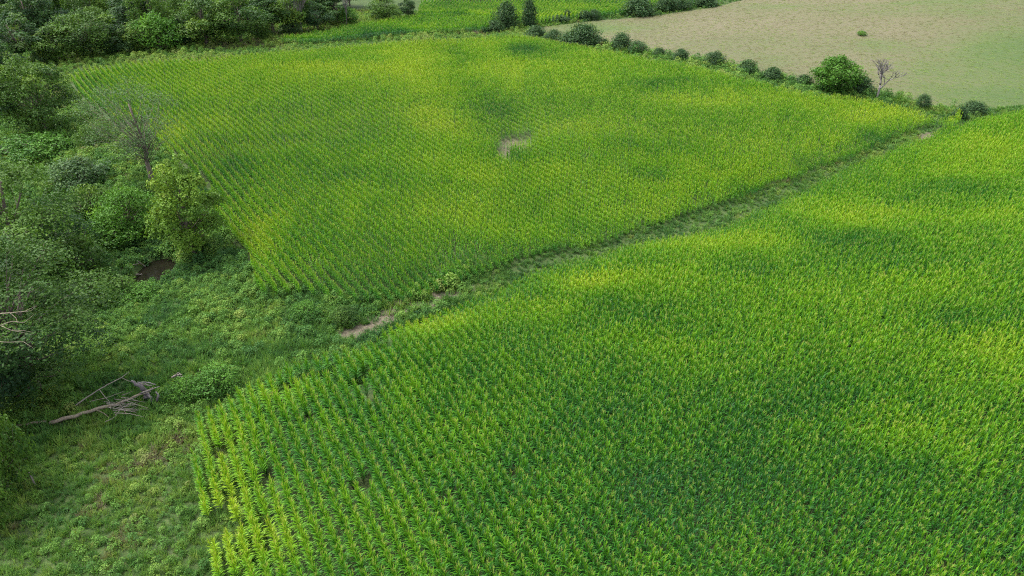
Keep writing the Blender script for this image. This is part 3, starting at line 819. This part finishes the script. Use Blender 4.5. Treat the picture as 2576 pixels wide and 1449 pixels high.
# --- the creek side
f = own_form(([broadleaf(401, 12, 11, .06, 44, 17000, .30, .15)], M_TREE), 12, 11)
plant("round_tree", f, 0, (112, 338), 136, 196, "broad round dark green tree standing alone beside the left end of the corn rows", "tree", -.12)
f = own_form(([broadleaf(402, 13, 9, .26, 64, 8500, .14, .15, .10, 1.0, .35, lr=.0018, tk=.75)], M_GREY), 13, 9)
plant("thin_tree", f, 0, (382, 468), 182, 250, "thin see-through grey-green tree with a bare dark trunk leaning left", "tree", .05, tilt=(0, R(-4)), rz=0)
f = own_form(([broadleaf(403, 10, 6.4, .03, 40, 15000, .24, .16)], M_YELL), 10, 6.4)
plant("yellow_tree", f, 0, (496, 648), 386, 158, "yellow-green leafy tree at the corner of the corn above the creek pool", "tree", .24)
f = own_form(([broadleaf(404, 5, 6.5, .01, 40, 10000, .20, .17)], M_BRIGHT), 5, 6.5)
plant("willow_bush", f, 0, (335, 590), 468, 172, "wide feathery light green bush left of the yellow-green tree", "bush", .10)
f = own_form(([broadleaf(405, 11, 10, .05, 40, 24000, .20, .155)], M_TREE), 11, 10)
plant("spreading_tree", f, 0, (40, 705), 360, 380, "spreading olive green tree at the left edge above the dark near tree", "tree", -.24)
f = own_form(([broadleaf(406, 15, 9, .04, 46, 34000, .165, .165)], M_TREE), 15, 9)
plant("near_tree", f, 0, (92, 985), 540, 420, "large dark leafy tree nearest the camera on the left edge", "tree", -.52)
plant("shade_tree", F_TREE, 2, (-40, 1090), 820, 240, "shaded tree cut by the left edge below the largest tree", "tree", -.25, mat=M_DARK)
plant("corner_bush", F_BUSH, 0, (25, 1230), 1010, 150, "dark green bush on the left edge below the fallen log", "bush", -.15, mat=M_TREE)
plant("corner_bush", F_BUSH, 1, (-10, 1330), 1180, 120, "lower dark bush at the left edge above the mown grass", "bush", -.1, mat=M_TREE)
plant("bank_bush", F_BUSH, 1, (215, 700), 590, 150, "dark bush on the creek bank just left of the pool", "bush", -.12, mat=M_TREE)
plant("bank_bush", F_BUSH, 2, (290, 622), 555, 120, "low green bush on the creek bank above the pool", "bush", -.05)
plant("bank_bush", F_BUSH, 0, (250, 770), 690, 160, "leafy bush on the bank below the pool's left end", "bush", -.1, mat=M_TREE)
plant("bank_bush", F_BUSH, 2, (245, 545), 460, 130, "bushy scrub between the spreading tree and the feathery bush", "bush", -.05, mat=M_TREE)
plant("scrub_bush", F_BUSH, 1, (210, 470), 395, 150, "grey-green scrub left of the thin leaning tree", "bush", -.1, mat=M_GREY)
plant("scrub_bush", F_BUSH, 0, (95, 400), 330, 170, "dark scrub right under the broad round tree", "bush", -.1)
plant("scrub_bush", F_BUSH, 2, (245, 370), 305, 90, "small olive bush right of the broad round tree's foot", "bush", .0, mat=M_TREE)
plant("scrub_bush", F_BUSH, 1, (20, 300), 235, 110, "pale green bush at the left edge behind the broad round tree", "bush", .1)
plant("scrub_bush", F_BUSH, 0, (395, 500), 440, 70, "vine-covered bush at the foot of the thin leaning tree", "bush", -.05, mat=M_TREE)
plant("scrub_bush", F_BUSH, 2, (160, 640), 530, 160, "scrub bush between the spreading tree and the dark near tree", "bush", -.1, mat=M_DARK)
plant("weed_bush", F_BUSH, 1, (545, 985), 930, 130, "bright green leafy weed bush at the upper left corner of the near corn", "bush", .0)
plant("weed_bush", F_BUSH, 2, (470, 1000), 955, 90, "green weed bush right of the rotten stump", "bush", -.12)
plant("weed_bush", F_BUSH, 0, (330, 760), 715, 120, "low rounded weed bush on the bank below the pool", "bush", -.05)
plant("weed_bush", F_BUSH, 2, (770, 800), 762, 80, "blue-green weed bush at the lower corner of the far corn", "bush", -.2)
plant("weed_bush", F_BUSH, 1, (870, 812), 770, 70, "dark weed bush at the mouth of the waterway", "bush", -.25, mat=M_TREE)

# --- the wood at upper left
front = [  # base x, base y, top y, width, forms, tint, material, label
    (15, 215, 80, 110, F_TREE, -.1, M_DARK, "dark tree at the left edge where the wood begins"),
    (60, 160, 20, 130, F_TALL, -.05, None, "tall dark tree behind the left edge of the wood"),
    (150, 152, 62, 130, F_TREE, .10, None, "light green tree with two tops in the front of the wood"),
    (118, 158, 118, 60, F_BUSH, .1, M_GREY, "dull grey-brown bush at the wood's edge left of the light green tree"),
    (232, 142, 15, 150, F_TREE, -.02, None, "tall olive tree in the front of the wood behind the round tree"),
    (300, 136, 60, 100, F_TREE, -.08, M_DARK, "dark leafy tree in the middle of the wood's front edge"),
    (352, 130, 48, 105, F_TREE, .03, None, "mid green tree in the wood left of the bright round one"),
    (408, 128, 28, 112, F_BUSH, .10, None, "bright green rounded tree in the front of the wood"),
    (455, 118, 40, 80, F_TREE, -.12, M_DARK, "narrow dark tree right of the bright rounded one"),
    (520, 112, -20, 150, F_TREE, -.05, None, "big dense tree left half of the clump above the dry weeds"),
    (608, 108, -25, 150, F_TREE, -.08, None, "big dense tree right half of the clump above the dry weeds"),
    (655, 100, 45, 60, F_BUSH, -.1, M_TREE, "small bush at the right foot of the dense clump"),
    (690, 84, -30, 95, F_TALL, .05, None, "dark tall tree right of the dense clump"),
    (735, 84, 50, 60, F_BUSH, .0, M_GREY, "grey-brown bush in front of the bare trunks"),
    (800, 76, 0, 80, F_TREE, -.02, M_DARK, "dark green tree right of the tall bare trunk"),
    (850, 62, -15, 70, F_TALL, .1, None, "blue-green tree beside the pale bare stems"),
    (878, 62, 18, 55, F_BUSH, -.05, None, "small leafy tree at the right end of the wood"),
    (968, 56, -14, 85, F_TREE, .0, None, "round tree standing clear of the wood at its right end"),
    (1027, 46, -8, 44, F_TREE, -.15, M_DARK, "small dark round tree nearest the curving rows"),
]
for i, (bx, by, ty, w, fm, tn, mt, lab) in enumerate(front):
    plant("wood_tree" if fm is not F_BUSH or w > 100 else "wood_bush", fm, i, (bx, by), ty, w, lab, "tree" if fm is not F_BUSH or w > 100 else "bush", tn, "trees along the edge of the wood", mt)
def deep_label(row, bx):
    q = min((q for q in front if q[3] > 60), key=lambda q: abs(q[0] - bx))
    short = q[7]
    for cut in (" in the", " right of", " left of", " where", " above", " behind", " beside", " standing", " nearest", " at the left", " of the"): short = short.split(cut)[0]
    key = (row, q[0]); DEEP[key] = DEEP.get(key, 0) + 1
    side = "" if DEEP[key] == 1 else "more rightward "
    if short.startswith("big dense"): short = "dense tree %s of the clump" % ("left" if q[0] < 560 else "right")
    return "%s%s-row tree of the wood, behind the %s" % (side, ("second", "third", "fourth", "fifth")[row], short)
DEEP = {}
k = 0
for row, (yy, x0, x1, st) in enumerate(((108, -20, 440, 88), (78, -60, 700, 84), (50, -30, 900, 86), (24, -60, 900, 84))):
    for xx in np.arange(x0, x1, st):
        bx = xx + 25 * math.sin(k * 2.1) + (row % 2) * 40; by = yy + 6 * math.sin(k * 1.3)
        if 430 < bx < 520 and row > 1: k += 1; continue
        p = gp(bx, by); h = 10.5 + 3.0 * math.sin(k * 1.7)
        ty = proj(p[0], p[1], p[2] + h)[1]
        plant("wood_tree", (F_TREE, F_TALL, F_TREE)[k % 3], k, (bx, by), ty, 9.5 * FOC / depth_of(p), deep_label(row, bx), "tree", .2 * math.sin(k * 2.7) - .05, "trees in the depth of the wood", (None, None, M_DARK, M_TREE)[k % 4])
        k += 1

# --- cedars and bushes along the fence line and beyond
hedge = [
    (1274, 70, 4, 52, 1, "broad dark cedar, left one of the tall pair", -.05, "cedar"),
    (1331, 68, -10, 46, 2, "taller pointed dark cedar, right one of the pair", -.15, "cedar"),
    (1245, 78, 50, 40, 3, "low grey-green bush at the left foot of the tall cedars", -.05, "bush"),
    (1222, 80, 66, 30, 3, "tiny low bush left of the tall cedars", .0, "bush"),
    (1405, 55, 36, 54, 3, "low bush on the far line beside a thin sapling", -.05, "bush"),
    (1426, 52, 24, 18, 2, "thin sapling on the far line", .1, "sapling"),
    (1470, 50, 26, 34, 1, "left cedar of the small joined pair on the far line", -.1, "cedar"),
    (1494, 50, 22, 32, 0, "right pointed cedar of the small joined pair on the far line", -.15, "cedar"),
    (1606, 38, -6, 66, 3, "broad dark cedar at the left end of the hilltop line", -.1, "cedar"),
    (1672, 28, -12, 50, 1, "dark cedar in the middle of the hilltop line", -.12, "cedar"),
    (1712, 24, -10, 52, 3, "wide dark cedar right of the middle of the hilltop line", -.12, "cedar"),
    (1775, 14, -12, 70, 3, "last cedar at the right end of the hilltop line", -.12, "cedar"),
    (1347, 98, 64, 46, 1, "round cedar at the crest where the fence line begins", -.12, "cedar"),
    (1392, 110, 72, 44, 0, "second round cedar along the fence line from the crest", -.05, "cedar"),
    (1438, 117, 80, 60, 3, "left bush of the largest cedar clump on the fence line", .02, "cedar"),
    (1468, 120, 60, 62, 0, "tallest cedar of the largest clump on the fence line", -.04, "cedar"),
    (1492, 120, 84, 50, 1, "right bush of the largest cedar clump on the fence line", .05, "cedar"),
    (1520, 121, 97, 26, 3, "small low bush right of the largest cedar clump", -.05, "cedar"),
    (1563, 128, 82, 50, 0, "left taller cedar of the pair after the large clump", -.08, "cedar"),
    (1602, 134, 100, 46, 3, "right lower cedar of the pair after the large clump", .0, "cedar"),
    (1657, 142, 120, 24, 1, "smallest lone cedar between the pair and the round one", .0, "cedar"),
    (1711, 156, 122, 40, 1, "round lone cedar below the tan hillside", -.05, "cedar"),
    (1796, 172, 127, 50, 0, "bluish pointed lone cedar on the fence line", -.1, "cedar"),
    (1877, 188, 150, 50, 1, "olive round lone cedar on the fence line", .05, "cedar"),
    (1940, 206, 169, 44, 1, "dark lone cedar left of the low scrub by the big green tree", -.1, "cedar"),
    (1975, 208, 192, 34, 3, "low scrub left of the big green tree", -.1, "bush"),
    (2020, 216, 188, 32, 1, "small dark cedar touching the big green tree", -.15, "cedar"),
    (2158, 236, 190, 60, 3, "dark bush right of the big green tree", -.08, "bush"),
    (2318, 273, 234, 34, 0, "lone dark cedar right of the bare dead tree", -.15, "cedar"),
    (2412, 298, 266, 44, 3, "dark low bush at the meeting of the two corn fields", -.15, "bush"),
    (2450, 284, 256, 44, 3, "low bush in the grass at the pasture's lower corner", -.12, "bush"),
    (2167, 89, 76, 22, 3, "single green bush out on the tan pasture hill", .25, "bush"),
]
for i, (bx, by, ty, w, fi, lab, tn, cat) in enumerate(hedge):
    irregular = i > 1 and i % 3 == 1 and cat != "sapling"
    plant("cedar" if cat == "cedar" else ("sapling" if cat == "sapling" else "fence_bush"), F_BUSH if irregular else F_CEDAR, fi if i < 2 else fi + i, (bx, by), ty, w * 1.16, lab, cat, tn, None,
          M_BRIGHT if by == 89 else (M_CEDAR if irregular else None))
f = own_form(([broadleaf(420, 6.5, 6.4, .03, 46, 11000, .26, .17)], M_BRIGHT), 6.5, 6.4)
plant("green_tree", f, 0, (2096, 234), 132, 110, "largest bright green leafy tree on the fence line", "tree", -.02)

def dead_tree(name, base, top_py, label, seed, tw=1.0, mat=M_SNAG, spread=.5, depth=4):
    p = gp(*base); h = height_to(p, top_py); a, b = bare_tree(seed, 7, spread, depth)
    zmax = np.concatenate(a.v + b.v)[:, 2].max()
    root = link(name, None, None, (p[0], p[1], p[2])); root.scale = (h / zmax * tw, h / zmax * tw, h / zmax)
    link("trunk", a.mesh("trunk", mat, True), root); link("twigs", b.mesh("twigs", mat), root)['kind'] = 'stuff'
    tag(root, label, "dead tree"); return root
dead_tree("dead_tree", (2205, 250), 143, "bare grey leafless tree at the foot of the pasture", 431, 1.35)
dead_tree("dead_tree", (760, 82), -30, "tall pale bare trunk standing in the gap of the wood", 432, .5)
dead_tree("dead_tree", (872, 66), -25, "cluster of pale bare stems at the right end of the wood", 433, .5)
dead_tree("dead_tree", (440, 70), -10, "faint bare grey tree above the bright rounded tree in the wood", 434, .6)
dead_tree("dead_tree", (210, 560), 505, "small bare grey sapling among the scrub left of the feathery bush", 435, 1.0, M_DEAD)

# ------------------------------------------------------------------ dead wood, posts and small things
def wood(name, label, cat, parts, mat, group=None, thin=.72):
    """parts: list of (part name, [(frame x, frame y, height)...], [radii])"""
    p0 = gp(*parts[0][1][0][:2])
    root = link(name, None, None, p0)
    tag(root, label, cat, group)
    for pn, pts, rad in parts:
        P = []
        for a in pts:
            q = gp(a[0], a[1], a[2]); P.append((q[0] - p0[0], q[1] - p0[1], q[2] + a[2] - p0[2]))
        P = np.array(P); t = np.linspace(0, 1, len(P)); tt = np.linspace(0, 1, len(P) * 3)
        Q = np.stack([np.interp(tt, t, P[:, j]) for j in range(3)], 1); rr = np.interp(tt, t, rad) * thin
        Q[1:-1] += rng.normal(0, .25, (len(Q) - 2, 3)) * rr[1:-1, None]
        mb = MB(); mb.tube(Q, rr * rng.uniform(.92, 1.08, len(rr)), 8)
        rr = rr * 1.0; link(pn, mb.mesh(pn, mat if not isinstance(pn, tuple) else mat, True), root)
    return root
wood("fallen_log", "long pale fallen log lying in the weeds left of the brush pile", "log",
     [("log", [(125, 1064, .3), (180, 1050, .4), (240, 1030, .5), (300, 1015, .55), (345, 995, .8), (385, 975, 1.0)], [.20, .19, .17, .14, .10, .06]),
      ("branch", [(290, 1017, .5), (330, 1000, .8), (380, 985, .9)], [.07, .05, .03]),
      ("branch", [(240, 1030, .5), (262, 1040, .5), (275, 1052, .4)], [.05, .04, .02]),
      ("branch", [(300, 1015, .5), (320, 1045, .4)], [.05, .02])], M_LOG)
wood("broken_log", "short brown broken log half hidden left of the long fallen log", "log", [("log", [(42, 1072, .25), (80, 1064, .3), (118, 1060, .3)], [.12, .13, .11])], M_LOG)
wood("dead_branch", "long forked grey branch lying above the fallen log", "branch",
     [("limb", [(190, 1020, .6), (240, 985, .9), (270, 968, 1.1), (305, 950, 1.3), (325, 935, 1.5)], [.07, .06, .05, .04, .02]),
      ("branch", [(250, 980, 1.0), (265, 1000, .9), (275, 1010, .8), (279, 1030, .6)], [.035, .03, .025, .02]),
      ("branch", [(305, 950, 1.3), (320, 957, 1.3), (335, 962, 1.2)], [.03, .025, .015]),
      ("branch", [(225, 1010, .9), (270, 1000, 1.0), (310, 985, 1.0)], [.03, .025, .015])], M_DEAD)
wood("rotten_stump", "dark rotten forked stump with pale broken wood beside the brush pile", "stump",
     [("trunk", [(372, 1002, .1), (366, 985, .7), (350, 972, 1.3), (330, 958, 1.9)], [.30, .28, .22, .12]),
      ("root", [(366, 985, .6), (378, 1000, .5), (382, 1012, .1)], [.18, .14, .10]),
      ("root", [(395, 1010, .1), (398, 995, .8), (392, 985, 1.1)], [.14, .12, .06]),
      ("branch", [(345, 962, 1.6), (370, 962, 1.5), (392, 968, 1.3)], [.08, .08, .05]),
      ("branch", [(352, 990, 1.0), (385, 978, 1.3), (402, 972, 1.4)], [.08, .06, .03])], M_CHAR)
br = []
for i in range(26):
    cx, cy = 322 + rng.normal(0, 26), 1022 + rng.normal(0, 12); a = rng.uniform(-.5, 1.2); l = rng.uniform(14, 42)
    h = rng.uniform(.3, 1.1)
    br.append(("branch", [(cx - l * math.cos(a), cy + l * .5 * math.sin(a), h), (cx, cy + rng.normal(0, 2), h + rng.uniform(0, .3)), (cx + l * math.cos(a), cy - l * .5 * math.sin(a), h)], [.035, .028, .012]))
wood("brush_pile", "heap of thin dead grey branches between the fallen log and the stump", "brush pile", br, M_DEAD)
wood("broken_branch", "short pale barkless piece of wood behind the stump", "branch", [("limb", [(340, 965, 1.4), (360, 967, 1.3), (382, 970, 1.2)], [.05, .09, .06])], M_DEAD)
wood("driftwood", "small pale lump of broken wood in the weeds above the leafy weed bush", "driftwood",
     [("limb", [(432, 949, .7), (445, 944, .9), (458, 942, .9)], [.10, .16, .07]), ("branch", [(440, 946, .9), (448, 938, 1.2), (452, 936, 1.3)], [.07, .05, .02]), ("branch", [(445, 947, .8), (462, 948, .8)], [.06, .02])], M_DEAD)
LIMB_UP = 3.5
def up(parts): return [(n, [(a, b, c + LIMB_UP) for a, b, c in p], r) for n, p, r in parts]
wood("bare_limb", "pale bare dead limb reaching in from the left edge over the dark tree", "branch",
     up([("limb", [(-40, 792, 9.0), (0, 790, 9.2), (30, 786, 9.4), (60, 784, 9.5), (80, 775, 9.7), (92, 768, 9.8)], [.12, .09, .05, .035, .025, .012]),
      ("branch", [(25, 787, 9.3), (40, 800, 9.2), (45, 812, 9.1)], [.03, .02, .012]), ("branch", [(60, 784, 9.5), (78, 782, 9.6), (92, 770, 9.7)], [.025, .018, .01])]), M_LOG, None, .45)
wood("bare_limb", "lower forked bare limb reaching in from the left edge", "branch",
     up([("limb", [(-40, 830, 8.0), (4, 818, 8.2), (30, 808, 8.4), (60, 812, 8.3), (78, 798, 8.5), (84, 790, 8.6)], [.09, .06, .04, .03, .02, .01]),
      ("branch", [(4, 820, 8.2), (25, 830, 8.0), (55, 836, 7.9), (82, 842, 7.7)], [.045, .035, .025, .012]), ("branch", [(30, 830, 8.0), (60, 832, 8.0), (84, 836, 7.9)], [.025, .02, .01])]), M_LOG, None, .45)
wood("bare_limb", "thin lowest bare limb reaching in from the left edge", "branch", up([("limb", [(-40, 858, 7.0), (20, 861, 7.0), (60, 860, 7.1), (72, 868, 7.0), (82, 874, 6.9)], [.05, .035, .03, .02, .01])]), M_LOG, None, .45)
wood("bare_limb", "thick pale limb showing through the spreading tree's crown", "branch", [("limb", [(55, 612, 6.0), (70, 602, 6.4), (85, 588, 7.0)], [.09, .10, .07])], M_DEAD)
wood("driftwood", "pale log slanting into the pool from its left bank", "log", [("log", [(345, 656, .5), (356, 664, .35), (367, 672, .15)], [.09, .08, .07])], M_DEAD)
wood("driftwood", "short pale stick at the pool's upper left bank", "branch", [("limb", [(335, 666, .6), (350, 663, .55)], [.05, .04])], M_DEAD)
wood("driftwood", "small pale log lying at the pool's lower left corner", "log", [("log", [(341, 690, .5), (350, 691, .45), (358, 690, .4)], [.08, .08, .06])], M_DEAD)
bs = []
for i in range(12):
    a = rng.uniform(-2.6, .2); l = rng.uniform(10, 26); h = rng.uniform(1.0, 2.4)
    bs.append(("branch", [(228, 650, h), (228 + l * .5 * math.cos(a) + rng.normal(0, 2), 650 - l * .5 * math.sin(a) * .8, h + .1), (228 + l * math.cos(a), 650 - l * math.sin(a), h - .2)], [.05, .035, .012]))
wood("brush_pile", "tangle of dead branches on the bank left of the pool", "brush pile", bs, M_DEAD)
def post():
    p = gp(92, 1226); mb = MB()
    mb.tube([(0, 0, -.2), (-.03, .02, .6), (-.06, .05, 1.25), (-.065, .05, 1.30)], [.05, .05, .045, .03], 8)
    tag(link("fence_post", mb.mesh("fence_post", M_DEAD, True), None, p), "single pale thin post standing in the grass at lower left", "post")
post()
